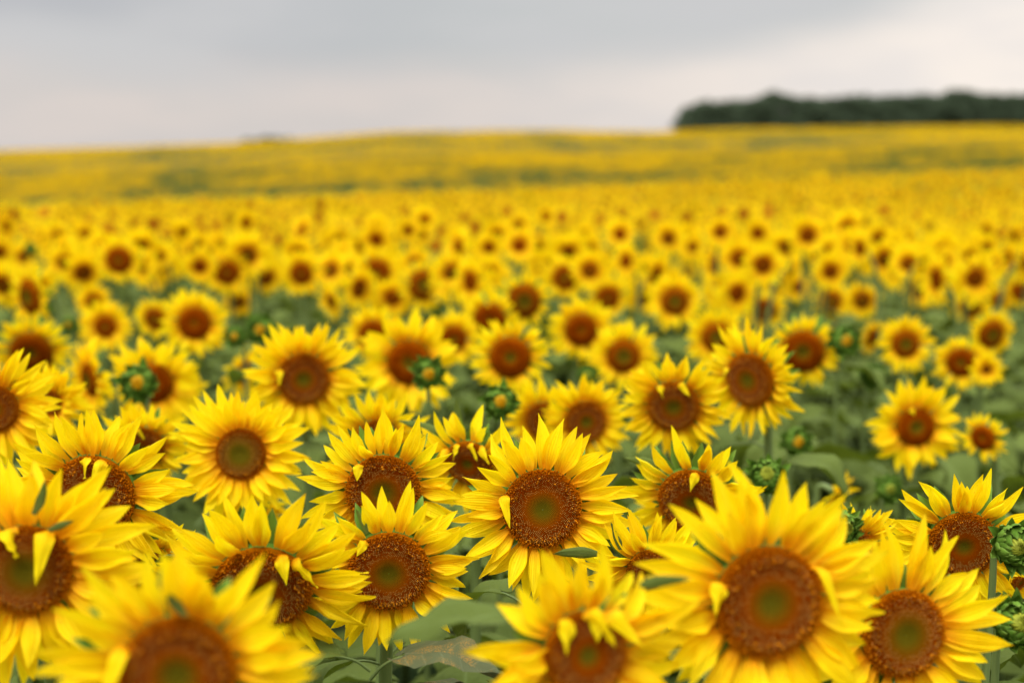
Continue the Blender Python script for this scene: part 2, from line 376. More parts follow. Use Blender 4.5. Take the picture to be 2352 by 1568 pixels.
def bracts_mesh(R, seed, n=22, mid=False):
    """green cup behind the head with pointed bracts round it"""
    rng = np.random.default_rng(seed); mb = MB(); na = 20; aa = np.arange(na) * 2 * np.pi / na
    prof_ = [(.98, -.10), (1.02, -.22), (.85, -.45), (.5, -.62), (.22, -.72)]
    v = np.concatenate([np.stack([np.cos(aa) * r, np.sin(aa) * r, np.full(na, z)], -1) for r, z in prof_]) * R; f = []
    for i in range(len(prof_) - 1):
        for j in range(na): f.append((i * na + j, i * na + (j + 1) % na, (i + 1) * na + (j + 1) % na, (i + 1) * na + j))
    mb.add(v, f, puv=np.tile([.2, .3, .3], (len(v), 1)))
    for k in range(n):
        a = 2 * math.pi * (k + rng.uniform(-.3, .3)) / n; rd = np.array([math.cos(a), math.sin(a), 0]); tg = np.array([-math.sin(a), math.cos(a), 0])
        p0 = rd * R * .85 - ZN * R * .35; nv = 5 if mid else 8
        path = arc_path(p0, rd, ZN, R * rng.uniform(.6, 1.15), rad(rng.uniform(-25, 10)), rad(rng.uniform(-60, 0)), nv)
        blade(mb, path, -np.tile(tg, (nv, 1)), R * .42, rng, cup=.4, nu=3 if mid else 5, base=.8, peak=.25)
    return mb
BRACTS = [bracts_mesh(1.0, s).mesh('bracts', BRA) for s in (1, 2, 3)]
BRACTS_MID = [bracts_mesh(1.0, s, 16, True).mesh('bracts', BRA) for s in (4, 5)]

def tube(mb, pts, r0, r1, ns=8, mi=0):
    pts = np.asarray(pts, float); k = len(pts); d = nrm(np.gradient(pts, axis=0))
    up = np.array([1., 0, 0]); t1 = nrm(np.cross(d, up)); t2 = np.cross(d, t1); r = np.linspace(r0, r1, k)
    a = np.arange(ns) * 2 * np.pi / ns
    v = pts[:, None] + r[:, None, None] * (t1[:, None] * np.cos(a)[None, :, None] + t2[:, None] * np.sin(a)[None, :, None]); f = []
    for i in range(k - 1):
        for j in range(ns): f.append((i * ns + j, i * ns + (j + 1) % ns, (i + 1) * ns + (j + 1) % ns, (i + 1) * ns + j))
    mb.add(v.reshape(-1, 3), f, puv=np.tile([.3, .5, .6], (k * ns, 1)), mi=mi)
def bez(ps, n):
    ps = np.asarray(ps, float); out = []
    P = np.vstack([2 * ps[0] - ps[1], ps, 2 * ps[-1] - ps[-2]])
    for i in range(1, len(P) - 2):
        for t in np.linspace(0, 1, n, endpoint=False):
            out.append(.5 * ((2 * P[i]) + (P[i + 1] - P[i - 1]) * t + (2 * P[i - 1] - 5 * P[i] + 4 * P[i + 1] - P[i + 2]) * t * t + (3 * P[i] - P[i - 1] - 3 * P[i + 1] + P[i + 2]) * t ** 3))
    out.append(ps[-1]); return np.array(out)

def leaf_geo(mb, rng, droop, nu=11, nv=15, mi=0, stem_mi=1, rise=.25, tone=None, W=.72):
    """heart shaped leaf of unit length growing along +X from the origin, with its petiole"""
    pr = np.array([[0, 0, 0], [.16, 0, rise * .55], [.34, 0, rise * .85], [.42, 0, rise * .9]])
    tube(mb, bez(pr, 3), .018, .012, 5, stem_mi)
    th0 = rad(rng.uniform(0, 20)); path = arc_path(pr[-1], np.array([1., 0, 0]), ZN, 1.0, th0, th0 - rad(droop), nv, np.array([0, 1., 0]), rng.normal(0, .2))
    t = np.linspace(0, 1, nv); d = nrm(np.gradient(path, axis=0)); wv = np.tile([0, 1., 0], (nv, 1)); nn = np.cross(d, wv)
    hw = W * .5 * np.clip(np.power(np.sin(np.pi * np.power(np.clip(t, 0, 1), .62)), .75), 0, 1); hw[0] = .06; hw[-1] = .004
    x = np.linspace(-1, 1, nu); ph = rng.uniform(0, 6)
    serr = 1 + .05 * np.where(np.arange(nv) % 2 == 0, 1, -1)
    lobe = -.16 * np.abs(x)[None] ** 1.5 * np.exp(-(t / .16) ** 2)[:, None]       # heart lobes pulled back past the petiole
    fold = rng.uniform(.12, .4)
    hh = fold * np.abs(x)[None] * hw[:, None] + .035 * np.sin(t[:, None] * 13 + ph) * np.abs(x)[None] - .03 * np.cos(x[None] * 6.28) * np.sin(np.pi * t)[:, None] + .03 * np.sin(x[None] * 4 + t[:, None] * 5 + ph)
    v = path[:, None] + wv[:, None] * (x[None, :, None] * (hw * serr)[:, None, None]) + nn[:, None] * hh[:, :, None] + d[:, None] * lobe[:, :, None]
    tone = rng.random() if tone is None else tone
    puv = np.stack([np.broadcast_to(x[None], (nv, nu)), np.broadcast_to(t[:, None], (nv, nu)), np.full((nv, nu), tone)], -1)
    mb.add(v.reshape(-1, 3), gridfaces(nu, nv), puv.reshape(-1, 3), mi=mi)
LEAVES = []; POLLEAF = None
_r = np.random.default_rng(5)
for k in range(8):
    mb = MB(); leaf_geo(mb, _r, 25 + 14 * k, tone=(k % 4) / 3.0); LEAVES.append(mb.mesh('leaf', [LEAF, STM]))
mb = MB(); leaf_geo(mb, _r, 45); POLLEAF = mb.mesh('leaf', [POL, STM])

def head_rot(yaw, pitch, roll=0):
    y, p = rad(yaw), rad(pitch)
    z = Vector((math.sin(y) * math.cos(p), -math.cos(y) * math.cos(p), math.sin(p))); up = Vector((0, 0, 1))
    x = up.cross(z).normalized(); yv = z.cross(x)
    m = Matrix((x, yv, z)).transposed()
    return m @ Matrix.Rotation(rad(roll), 3, 'Z')
def at(px, py, d):
    a, b = (px - 1176) / FX * d, (784 - py) / FX * d
    return Vector((a, d * math.cos(PITCH) + b * math.sin(PITCH), CAMZ - d * math.sin(PITCH) + b * math.cos(PITCH)))

# ------------------------------------------------------------------ terrain
_U = np.array([-1176, -876, -576, -276, 24, 324, 520, 1176]) / FX
_SKY = np.array([347, 338, 327, 304, 299, 304, 297, 289.])
def sstep(x): x = np.clip(x, 0, 1); return x * x * (3 - 2 * x)
def ground_z(x, y):
    x = np.asarray(x, float); y = np.asarray(y, float); rho = np.hypot(x, y); a = np.arctan2(x, y); ac = np.clip(a, -.42, .42)
    u = np.tan(ac); d = rho * np.cos(ac); yc = 423 - 130 * u; ys = np.interp(u, _U, _SKY)
    dc = 38 + 14 * u
    def cz(d_, ypx): return CAMZ - (ypx - 376) / FX * d_
    top = 1.5
    k0 = np.full_like(u, 8.); z0 = np.full_like(u, top)
    z1 = cz(dc, yc + 20); z2 = cz(68, yc + 38); z3 = cz(95, yc + 16); z4 = cz(430, ys); z5 = z4 + .3; z6 = z4 - 20
    ks = [0 * u, k0, 22 + 0 * u, dc, 68 + 0 * u, 95 + 0 * u, 430 + 0 * u, 480 + 0 * u, 900 + 0 * u, 5000 + 0 * u]; zs = [z0, z0, cz(22, 500 - 22 * u), z1, z2, z3, z4, z5, z6, z6 - 30]
    z = np.zeros_like(u) + zs[-1]
    for i in range(len(ks) - 1):
        m = (d >= ks[i]) & (d < ks[i + 1]); tt = (d - ks[i]) / (ks[i + 1] - ks[i])
        z = np.where(m, zs[i] + (zs[i + 1] - zs[i]) * (sstep(tt) if i in (3, 7) else tt), z)
    z = z - 1.5
    front = sstep((1.5 - np.abs(a)) / .9)
    return z * front
na, nr = 240, 130
rr = np.concatenate([[.3], np.geomspace(1, 5000, nr - 1)]); aa = np.arange(na) * 2 * np.pi / na
# denser in front
aa = np.sort(np.concatenate([aa, np.linspace(-.5, .5, 120) % (2 * np.pi)])); na = len(aa)
R_, A_ = np.meshgrid(rr, aa, indexing='ij'); gx, gy = R_ * np.sin(A_), R_ * np.cos(A_)
v = np.stack([gx, gy, ground_z(gx, gy)], -1).reshape(-1, 3); v = np.vstack([v, [0, 0, 0]])
i, j = np.meshgrid(np.arange(nr - 1), np.arange(na), indexing='ij'); i = i.ravel(); j = j.ravel(); j2 = (j + 1) % na
mb = MB(); mb.add(v, np.stack([i * na + j, (i + 1) * na + j, (i + 1) * na + j2, i * na + j2], 1))
c = len(v) - 1; jj = np.arange(na); mb.f3.append(np.stack([np.full(na, c), jj, (jj + 1) % na], 1)); mb.m3.append(np.zeros(na, int))
g = link('ground', mb.mesh('ground', SOIL)); g['kind'] = 'structure'

# ------------------------------------------------------------------ plants
def stem_points(head, Nv, base, back=.03):
    h = np.array(head); n_ = np.array(Nv); b = np.array(base)
    p1 = h - n_ * back; p2 = p1 - n_ * .045 + np.array([0, 0, -.015]); p3 = np.array([p2[0] * .8 + b[0] * .2, p2[1] * .8 + b[1] * .2, p2[2] - .08])
    p4 = np.array([b[0] * .75 + p3[0] * .25, b[1] * .75 + p3[1] * .25, p3[2] - .25]); mid = b + (p4 - b) * .5 + np.array([math.sin(b[0] * 91) * .018, math.cos(b[1] * 77) * .018, 0])
    return bez([b, mid, p4, p3, p2, p1], 4)
def add_stem(root, head, Rm, seed, R, rt=.0105):
    rng = np.random.default_rng(seed); N_ = Rm @ Vector((0, 0, 1)); base = root.location
    pts = stem_points(head, N_, base, R * .55) - np.array(base)
    mb = MB(); tube(mb, pts, rt * 1.2, rt * .75, 9); link('stem', mb.mesh('stem', STM), root)
    return pts
def add_leaves(root, pts, seed, n, zmax_off=.16, pollen=False, size=1.0, front=None):
    rng = random.Random(seed); ztop = pts[-1][2]; a = rng.uniform(0, 6.28)
    for k in range(n):
        fr = (k + .5) / n; z = ztop * (.30 + .70 * fr) - zmax_off * (1 if k < n - 2 else .75)
        i = int(np.argmin(np.abs(pts[:-4, 2] - z))); p = pts[i]; a += 2.4 + rng.uniform(-.5, .5)
        sc = size * (.27 - .14 * fr) * rng.uniform(.8, 1.15)
        m = Matrix.Translation(Vector(p)) @ Matrix.Rotation(a, 4, 'Z') @ Matrix.Rotation(rng.uniform(-.25, .35), 4, 'Y') @ Matrix.Rotation(rng.uniform(-.4, .4), 4, 'X') @ Matrix.Scale(sc, 4)
        link('leaf', POLLEAF if pollen and k % 3 == 0 else rng.choice(LEAVES), root, m)
def flower(px, py, rpx, outer, d, yaw, pitch, label, folds=(), green=.28, group=None, seed=None, n=58, lift=28, tone=.5, wild=1.15, detail=None, roll=0, nleaf=11, skip=(), pollen=False, Wf=.26):
    seed = int(px * 7 + py) if seed is None else seed; rng = np.random.default_rng(seed)
    near = d < 3.45 if detail is None else detail
    H = at(px, py, d); R = rpx * 1.10 * d / FX; L = (outer - rpx * 1.05) * d / FX * 1.17; Rm = head_rot(yaw, pitch, roll); Nv = Rm @ Vector((0, 0, 1))
    off = -Vector((Nv.x, Nv.y, 0)) * .11 + Vector((rng.normal(0, .02), rng.normal(0, .02), 0))
    bx, by = H.x + off.x, H.y + off.y; gz = float(ground_z(bx, by))
    root = empty('sunflower', (bx, by, gz), label, 'sunflower', group)
    rel = H - root.location; M4 = Matrix.Translation(rel) @ Rm.to_4x4()
    gd = np.array(Rm.transposed() @ Vector((0, 0, -1)))
    if near:
        hd = link('flower_head', BRACTS[seed % 3], root, M4 @ Matrix.Scale(R, 4))
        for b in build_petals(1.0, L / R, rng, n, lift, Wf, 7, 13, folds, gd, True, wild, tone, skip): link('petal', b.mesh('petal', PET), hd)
        link('seed_disc', NEAR_DISC[green], hd, Matrix.Rotation(rng.uniform(0, 6), 4, 'Z'))
    else:
        hd = link('flower_head', BRACTS_MID[seed % 2], root, M4 @ Matrix.Scale(R, 4))
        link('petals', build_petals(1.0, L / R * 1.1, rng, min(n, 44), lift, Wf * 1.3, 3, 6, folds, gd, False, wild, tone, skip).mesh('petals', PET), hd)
        link('seed_disc', MID_DISC[seed % 4], hd, Matrix.Rotation(rng.uniform(0, 6), 4, 'Z'))
    pts = add_stem(root, H, Rm, seed, R); add_leaves(root, pts, seed, nleaf if d < 6 else 7, pollen=pollen)
    return root
def bud_meshes(seed, open_=0.3):
    """unit-radius green bud facing +Z: bract whorls round a yellow-green core"""
    rng = np.random.default_rng(seed); mb = MB()
    na = 20; aa = np.arange(na) * 2 * np.pi / na; ring = [(.25, -.75), (.7, -.6), (.92, -.3), (.95, 0), (.8, .22), (.5, .33), (.1, .36)]
    v = np.concatenate([np.stack([np.cos(aa) * r, np.sin(aa) * r, np.full(na, z)], -1) for r, z in ring]); f = []
    for i in range(len(ring) - 1):
        for j in range(na): f.append((i * na + j, i * na + (j + 1) % na, (i + 1) * na + (j + 1) % na, (i + 1) * na + j))
    mb.add(v, f, puv=np.tile([.2, .3, .2], (len(v), 1)))
    for wh, (n, r0, z0, L, e0, e1, W) in enumerate(((14, .72, -.55, 1.05, 35, 75, .62), (15, .90, -.35, 1.0, 60, 118, .60), (15, .93, -.12, .95, 80, 150, .52), (13, .85, .08, .75, 95, 170, .42))):
        for k in range(n):
            a = 2 * math.pi * (k + wh * .5 + rng.uniform(-.2, .2)) / n; rd = np.array([math.cos(a), math.sin(a), 0]); tg = np.array([-math.sin(a), math.cos(a), 0])
            q = rng.uniform(-12, 12); ee1 = e1 if rng.random() > .3 else e0 - 15
            path = arc_path(rd * r0 + ZN * z0, rd, ZN, L * rng.uniform(.85, 1.2), rad(e0 + q), rad(ee1 + q), 9, tg, rng.normal(0.15, .12))
            blade(mb, path, -np.tile(tg, (9, 1)), W, rng, cup=.5, nu=5, base=.85, peak=.3)
    core = MB(); n = 60
    for k in range(n):
        q = (k + .5) / n; r = .50 * math.sqrt(q); a = k * 2.4; rd = np.array([math.cos(a), math.sin(a), 0]); tg = np.array([-math.sin(a), math.cos(a), 0])
        path = arc_path(rd * r + ZN * .34, rd, ZN, .30 + .22 * q, rad(80), rad(165), 6, tg, .4)
        s0 = core.n; blade(core, path, -np.tile(tg, (6, 1)), .15, rng, cup=.5, nu=3, base=.8, peak=.3)
        core.c[-1][:] = np.array([.90, .50, .005]) * (1 - .35 * q) if open_ > .2 else np.array([.33, .36, .03])
    return mb.mesh('bracts', BRA), core.mesh('bud_core', CORE)
BUDS = [bud_meshes(1), bud_meshes(2), bud_meshes(3, .1)]
def bud(px, py, rpx, d, yaw, pitch, label, closed=False, nleaf=7, seed=None, group=None):
    seed = int(px * 3 + py) if seed is None else seed; H = at(px, py, d); R = rpx * d / FX / 1.15; Rm = head_rot(yaw, pitch); Nv = Rm @ Vector((0, 0, 1))
    bx, by = H.x - Nv.x * .09, H.y - Nv.y * .09; root = empty('sunflower_bud', (bx, by, float(ground_z(bx, by))), label, 'flower bud', group)
    M4 = Matrix.Translation(H - root.location) @ Rm.to_4x4() @ Matrix.Rotation(seed % 7, 4, 'Z') @ Matrix.Scale(R, 4); B = BUDS[2] if closed else BUDS[seed % 2]
    link('bracts', B[0], root, M4); link('bud_core', B[1], root, M4)
    pts = add_stem(root, H, Rm, seed, R * 1.1, .0062); add_leaves(root, pts, seed, nleaf, .10, size=.85)

G1 = 'large sunflowers in the foreground'; G2 = 'blurred sunflowers in the middle of the field'
# px, py, disc radius, outer radius, distance, yaw, pitch
F1 = flower(410, 1545, 120, 292, 1.38, 4, 0, 'big out-of-focus sunflower cut off by the bottom edge, closest to the viewer', folds=[(150, .85)], green=.28, group=G1, lift=34)
F2 = flower(1345, 1502, 92, 254, 1.5, 20, 4, 'very blurred sunflower at the bottom with tall upright petals and petals curled over its disc', folds=[(118, .55), (92, .7, .8), (65, .8, .7), (80, .5)], green=.20, group=G1, lift=55, n=42, wild=1.6)
F3 = flower(1765, 1382, 117, 288, 1.60, 12, 4, 'largest sunflower, soft focus, one short petal folded over the upper left of its wide disc', folds=[(155, .5), (38, .95, .25, .5)], green=.28, group=G1, lift=40)
flower(2075, 1455, 93, 235, 1.80, 14, 3, 'soft-focus sunflower low at the right with a green-centred disc and spiky upper petals', green=.38, group=G1, lift=44)
F5 = flower(62, 1308, 94, 262, 1.72, 6, 0, 'soft sunflower at the left edge with two petals drooping over its big disc', folds=[(108, .45), (62, .80)], green=.38, group=G1, lift=40)
flower(602, 1352, 103, 240, 1.95, 4, -24, 'wide nodding sunflower left of centre, two petals hanging from its upper right rim', folds=[(66, .50), (50, .62, .9)], green=.20, group=G1, lift=34)
F7 = flower(215, 1138, 88, 205, 2.02, -6, -10, 'sharp sunflower at left with two bright petals hanging side by side over its disc', folds=[(93, .45), (68, .58)], green=.20, group=G1, lift=40)
F8 = flower(893, 1312, 86, 190, 2.05, 5, -9, 'sharp sunflower at bottom centre with a stubby folded petal and long straight lower petals', folds=[(122, .42)], green=.28, group=G1, lift=36, pollen=True)
F9 = flower(1245, 1168, 83, 196, 2.17, 6, 4, 'sharpest sunflower, one pale petal draped down the left side of its disc', folds=[(158, .72)], green=.28, group=G1, lift=26, n=52, pollen=True)
F10 = flower(880, 1128, 78, 172, 2.34, 4, -6, 'sharp sunflower behind the bottom centre bloom, a stubby petal folded over its upper left rim', folds=[(128, .45)], green=.28, group=G1, lift=34)
F11 = flower(1590, 1150, 72, 160, 2.48, -16, -18, 'nodding dark-disced sunflower behind the largest bloom with one petal hanging over its centre', folds=[(80, .55)], green=.20, group=G1, lift=46, n=44)
flower(553, 1042, 53, 146, 2.72, -2, 4, 'evenly rayed sunflower with a small green-centred disc, left of centre', green=.55, group=G1, lift=12, n=58, wild=.8)
F13 = flower(1076, 1062, 50, 128, 2.60, -14, -20, 'crumpled sunflower with several petals curled down over its half hidden disc', folds=[(140, .8, -.3), (112, .5), (80, .6, .3), (55, .6, .9)], green=.20, group=G1, lift=60, n=40, wild=1.6)
flower(334, 1295, 50, 128, 2.30, 8, -22, 'small dark-centred sunflower half hidden between the left edge bloom and the wide nodding one', green=.20, group=G1, lift=46)
F15 = flower(1495, 1312, 52, 142, 2.15, 6, -16, 'partly hidden sunflower between the sharpest bloom and the largest bloom', green=.28, group=G1, lift=42)
F16 = flower(2212, 1250, 72, 168, 2.22, -4, -12, 'sunflower at the right edge above the green bud, upper petals fanned like a crown', green=.20, group=G1, lift=34)
flower(1960, 1262, 45, 112, 1.98, 18, -12, 'sunflower mostly hidden behind the largest bloom and a green bud', green=.28, group=G1, lift=34)
flower(2340, 1335, 30, 84, 2.35, 35, -30, 'orange-tinged drooping sunflower at the right edge beneath the spiral green bud', green=.20, group=G1, lift=-10, n=26, wild=1.6, tone=.1)
flower(325, 1028, 46, 108, 2.95, 14, -18, 'sunflower with a pale petal folded across its shaded disc, above the sharp left bloom', folds=[(100, .5, .6)], green=.20, group=G1, lift=40)
flower(-14, 938, 50, 138, 2.70, 8, -4, 'sunflower cut by the left edge so only the right side of its disc shows', green=.28, group=G1, lift=20, n=58)
flower(118, 925, 26, 90, 3.15, -20, -4, 'sunflower directly behind the half cut bloom at the left edge', green=.28, group=G1, lift=22)
flower(697, 870, 53, 130, 3.32, 10, -4, 'blurred large sunflower left of centre with one tiny petal folded onto its disc', folds=[(155, .5)], green=.28, group=G2, lift=24, n=54)
flower(1345, 968, 43, 102, 3.35, 12, -4, 'blurred sunflower behind the sharpest bloom, its disc overlapped by a neighbour on the left', green=.28, group=G2, lift=30)
flower(1248, 965, 38, 90, 3.42, -10, -10, 'sunflower mostly covered between the crumpled bloom and the blurred disc to its right', green=.20, group=G2, lift=34)
flower(1547, 932, 54, 122, 3.05, -6, -14, 'dark-disced blurred sunflower with petals folded over its top rim', folds=[(118, .5), (78, .6, .6)], green=.28, group=G2, lift=40)
flower(1722, 872, 56, 126, 3.20, -42, -6, 'blurred sunflower turned to the left beside the dark-disced bloom', folds=[(155, .45)], green=.28, group=G2, lift=22, n=50)
flower(1560, 1170, 26, 90, 3.1, 10, -14, 'low sunflower seen only as petals under the nodding dark-disced bloom', green=.28, group=G2, lift=26)
flower(570, 1165, 30, 92, 3.10, 4, -20, 'pale sunflower hidden below the evenly rayed green-centred bloom', green=.28, group=G2, lift=10)
flower(868, 1010, 45, 112, 2.95, 2, -16, 'sunflower showing only a fan of upper petals above the sharp centre pair', green=.28, group=G2, lift=40)
flower(2103, 980, 41, 100, 3.90, 2, 0, 'round blurred sunflower standing alone before green leaves at the right', folds=[(108, .3)], group=G2, lift=14, n=40)
flower(2258, 1005, 26, 54, 3.80, -45, -2, 'small sunflower turned sideways near the right edge, right of the lone round bloom', group=G2, lift=24, n=30)
flower(1925, 1135, 18, 52, 3.60, 55, -30, 'small half folded orange sunflower low in the green gap at the right', group=G2, lift=-20, n=22, wild=1.8, tone=.1)
flower(206, 872, 34, 84, 3.95, -48, -6, 'blurred sunflower turned left behind the left edge blooms', group=G2, lift=20)
flower(352, 880, 42, 100, 4.10, 2, -4, 'blurred sunflower whose disc is hidden behind a round green bud at the left', group=G2, lift=16)
flower(405, 900, 30, 68, 4.45, 40, -8, 'blurred sunflower facing right just behind the bud-covered bloom', group=G2, lift=16)
flower(940, 832, 47, 108, 3.95, -6, -2, 'wide blurred sunflower partly behind a green bud, left of centre', group=G2, lift=22, n=42)
flower(1172, 820, 43, 84, 3.95, 0, 0, 'round blurred sunflower with a large plain brown disc at the centre', group=G2, lift=14, n=44)
flower(1432, 818, 34, 76, 4.8, 2, 0, 'blurred sunflower with a green spot in its disc, above the dark-disced bloom', group=G2, lift=12)
flower(1335, 758, 34, 72, 5.2, 3, -2, 'blurred sunflower touching the upper left of the green-spotted one', group=G2, lift=14)
flower(1550, 692, 28, 62, 6.1, 0, 0, 'blurred round sunflower standing alone right of centre against green', group=G2, lift=12)
flower(1125, 732, 33, 62, 5.3, -4, -6, 'blurred sunflower with a dark top-heavy disc above the plain brown one', folds=[(95, .4)], group=G2, lift=24)
flower(1202, 692, 36, 62, 5.6, 14, -4, 'blurred sunflower with a tall oval disc, upper right of the top-heavy one', group=G2, lift=18)
flower(857, 768, 30, 62, 5.0, 0, -2, 'blurred sunflower with a greenish disc at the upper left of the bud-crossed bloom', group=G2, lift=18)
flower(1042, 778, 27, 62, 5.2, 12, -4, 'blurred sunflower between the bud-crossed bloom and the plain brown one', group=G2, lift=16)
flower(1645, 775, 29, 66, 5.1, 0, 0, 'blurred sunflower just above the left-turned bloom right of centre', group=G2, lift=16)
flower(1845, 806, 44, 78, 4.4, -18, -6, 'blurred sunflower with a large tilted disc, left of the tall-stemmed bud', group=G2, lift=24)
flower(2080, 790, 28, 62, 5.0, 0, 0, 'blurred sunflower straight above the lone round bloom at the right', group=G2, lift=12)
flower(2208, 832, 30, 60, 4.8, -20, -4, 'blurred sunflower with a slanted disc near the right edge', group=G2, lift=18)
flower(2278, 768, 28, 56, 5.2, 14, -8, 'blurred sunflower above and right of the slanted disc', group=G2, lift=16)
flower(2266, 848, 10, 37, 4.5, 0, 0, 'small tight bright yellow sunflower with hardly any disc near the right edge', group=G2, lift=30, n=40)
flower(447, 742, 34, 74, 4.9, 2, 0, 'blurred sunflower with a big round disc in the left half against green', group=G2, lift=18)
flower(355, 732, 22, 46, 6.0, -14, -6, 'small blurred sunflower touching the left side of the big round disc bloom', group=G2, lift=20)
flower(242, 750, 23, 57, 5.6, 0, 0, 'blurred sunflower alone amid green leaves in the left quarter', group=G2, lift=10)
flower(72, 808, 44, 84, 4.6, 4, -20, 'blurred sunflower at the left whose lower disc is hidden by front petals', group=G2, lift=22)
flower(68, 682, 36, 70, 5.0, -38, -4, 'blurred sunflower facing left with a narrow disc near the left edge', group=G2, lift=20)
flower(8, 655, 20, 46, 6.2, -40, 0, 'blurred sunflower cut by the left edge beside the narrow-disced one', group=G2, lift=14)
flower(560, 855, 22, 62, 4.9, 62, -12, 'sunflower seen from its side with ragged pale petals left of the large blurred bloom', group=G2, lift=10, n=30)
flower(273, 597, 27, 54, 7.0, 0, 0, 'most distinct round sunflower in the upper left rows', group=G2, lift=8)
flower(370, 605, 18, 42, 8.2, 0, 0, 'small sunflower right of the distinct round one in the upper left rows', group=G2, lift=8)
flower(521, 625, 25, 52, 7.0, 4, -4, 'blurred sunflower in the upper left rows with a notch in the top of its disc', folds=[(110, .35)], group=G2, lift=12)
flower(457, 602, 18, 38, 8.2, -45, 0, 'narrow left-facing sunflower between two rounder ones in the upper left rows', group=G2, lift=8)
flower(692, 628, 23, 50, 7.0, -6, -4, 'blurred sunflower facing slightly left in the upper rows left of centre', group=G2, lift=10)
flower(612, 637, 16, 38, 7.8, 30, -4, 'half hidden sunflower between two discs in the upper rows left of centre', group=G2, lift=10)
flower(546, 692, 16, 34, 7.5, 20, -10, 'low orange-shaded sunflower below the notched disc', group=G2, lift=6, tone=.1)
flower(866, 626, 27, 58, 6.8, 0, 0, 'blurred sunflower with a green-tinted disc in the upper rows near centre', group=G2, lift=10)
flower(973, 655, 31, 56, 6.6, 12, 0, 'blurred sunflower whose disc is notched by a pale petal at its left', folds=[(165, .5)], group=G2, lift=10)
flower(894, 698, 25, 48, 6.7, 4, -8, 'blurred sunflower directly under the green-tinted disc near centre', group=G2, lift=14)
flower(1297, 638, 25, 50, 7.2, -10, 0, 'blurred sunflower with an upright oval disc right of centre in the upper rows', group=G2, lift=8)
flower(1396, 684, 24, 48, 7.0, 8, -2, 'blurred sunflower lower right of the upright oval disc', group=G2, lift=12)
flower(1090, 666, 16, 36, 8.0, 10, 0, 'small blurred sunflower left of the tall oval disc near centre', group=G2, lift=8)
flower(1660, 672, 22, 48, 7.4, 0, 0, 'blurred sunflower right of the one standing alone against green', group=G2, lift=10)
flower(1756, 712, 24, 46, 6.8, -8, -12, 'dark-disced blurred sunflower behind the left-turned bloom', group=G2, lift=16)
flower(1910, 692, 20, 44, 7.8, 0, 0, 'blurred sunflower above the tall-stemmed bud', group=G2, lift=8)
flower(1980, 690, 18, 42, 7.9, -4, -4, 'blurred sunflower upper right of the tall-stemmed bud', group=G2, lift=10)
flower(2232, 702, 23, 46, 7.2, 6, -4, 'blurred sunflower above the two slanted ones near the right edge', group=G2, lift=12)
flower(2290, 690, 17, 36, 8.0, 0, 0, 'small blurred sunflower near the right edge beside a larger disc', group=G2, lift=10)
flower(2345, 668, 20, 40, 8.0, -6, 0, 'blurred sunflower cut by the right edge in the upper rows', group=G2, lift=8)
flower(2112, 668, 15, 40, 8.2, 0, -4, 'blurred sunflower with a tiny disc above the column of blooms at the right', group=G2, lift=12)
flower(2003, 775, 18, 38, 6.3, 40, -10, 'orange sunflower turned aside right of the tall-stemmed bud', group=G2, lift=6, tone=.1)
flower(1482, 682, 17, 40, 7.7, -16, 0, 'small blurred sunflower left of the one standing alone against green', group=G2, lift=8)
flower(1718, 655, 15, 34, 8.3, 0, 0, 'first of three little discs in a row right of centre', group=G2, lift=8)
flower(1785, 655, 14, 34, 8.4, 0, 0, 'second of three little discs in a row right of centre', group=G2, lift=8)
flower(1832, 660, 12, 32, 8.4, 0, 0, 'third of three little discs in a row right of centre', group=G2, lift=8)
flower(1345, 602, 15, 34, 9.4, 0, 0, 'tiny dark disc just above the upright oval one', group=G2, lift=8)
flower(775, 603, 15, 34, 8.8, 6, 0, 'small sunflower with a green bud before it in the upper rows left of centre', group=G2, lift=8)
flower(135, 548, 17, 38, 9.2, 0, -8, 'small orange-disced sunflower high at the left above green leaves', group=G2, lift=12)
flower(571, 596, 13, 32, 9.3, 0, 0, 'tiny-disced sunflower behind the notched one at the left', group=G2, lift=8)
flower(212, 602, 16, 38, 8.4, -40, 0, 'sunflower tucked against the left of the most distinct round one', group=G2, lift=8)

_r = np.random.default_rng(8); UPPER = []
for k in range(4):
    mb = MB(); blade(mb, arc_path(np.zeros(3), np.array([1., 0, 0]), np.array([0, -1., 0]), 1.0, rad(_r.uniform(-10, 10)), rad(_r.uniform(-5, 30)), 12), np.tile([0, 0, 1.], (12, 1)), _r.uniform(.22, .32), _r, cup=.35, nu=7, base=.5, peak=.35, tone=.6 + .1 * k)
    UPPER.append(mb.mesh('upper_leaf', LEAF))
def upper_leaf(root, px, py, d, ang, lpx, k=0):
    link('upper_leaf', UPPER[k % 4], root, Matrix.Translation(at(px, py, d) - root.location) @ Matrix.Rotation(rad(-ang), 4, 'Y') @ Matrix.Rotation(rad(20 * (k % 3) - 20), 4, 'X') @ Matrix.Scale(lpx * d / FX, 4))
for k, (root, px, py, d, ang, l) in enumerate(((F5, 75, 1180, 1.70, 62, 100), (F5, 112, 1218, 1.69, 22, 66), (F1, 425, 1412, 1.36, 128, 105), (F8, 842, 1225, 2.03, 112, 66), (F9, 1372, 1272, 2.10, 176, 108),
        (F9, 1125, 1155, 2.20, 178, 78), (F9, 1195, 1062, 2.20, 162, 62), (F3, 1672, 1262, 1.60, 138, 100), (F10, 832, 1028, 2.36, 128, 60), (F15, 1425, 1262, 2.13, 108, 70), (F16, 2145, 1170, 2.24, 165, 84),
        (F7, 245, 1048, 2.06, 80, 60), (F7, 160, 1056, 2.05, 168, 66), (F13, 1052, 1010, 2.66, 92, 100), (F13, 1010, 990, 2.64, 165, 98), (F2, 1335, 1372, 1.5, 102, 84), (F2, 1470, 1345, 1.46, 12, 120), (F11, 1515, 1066, 2.5, 170, 84))): upper_leaf(root, px, py, d, ang, l, k)
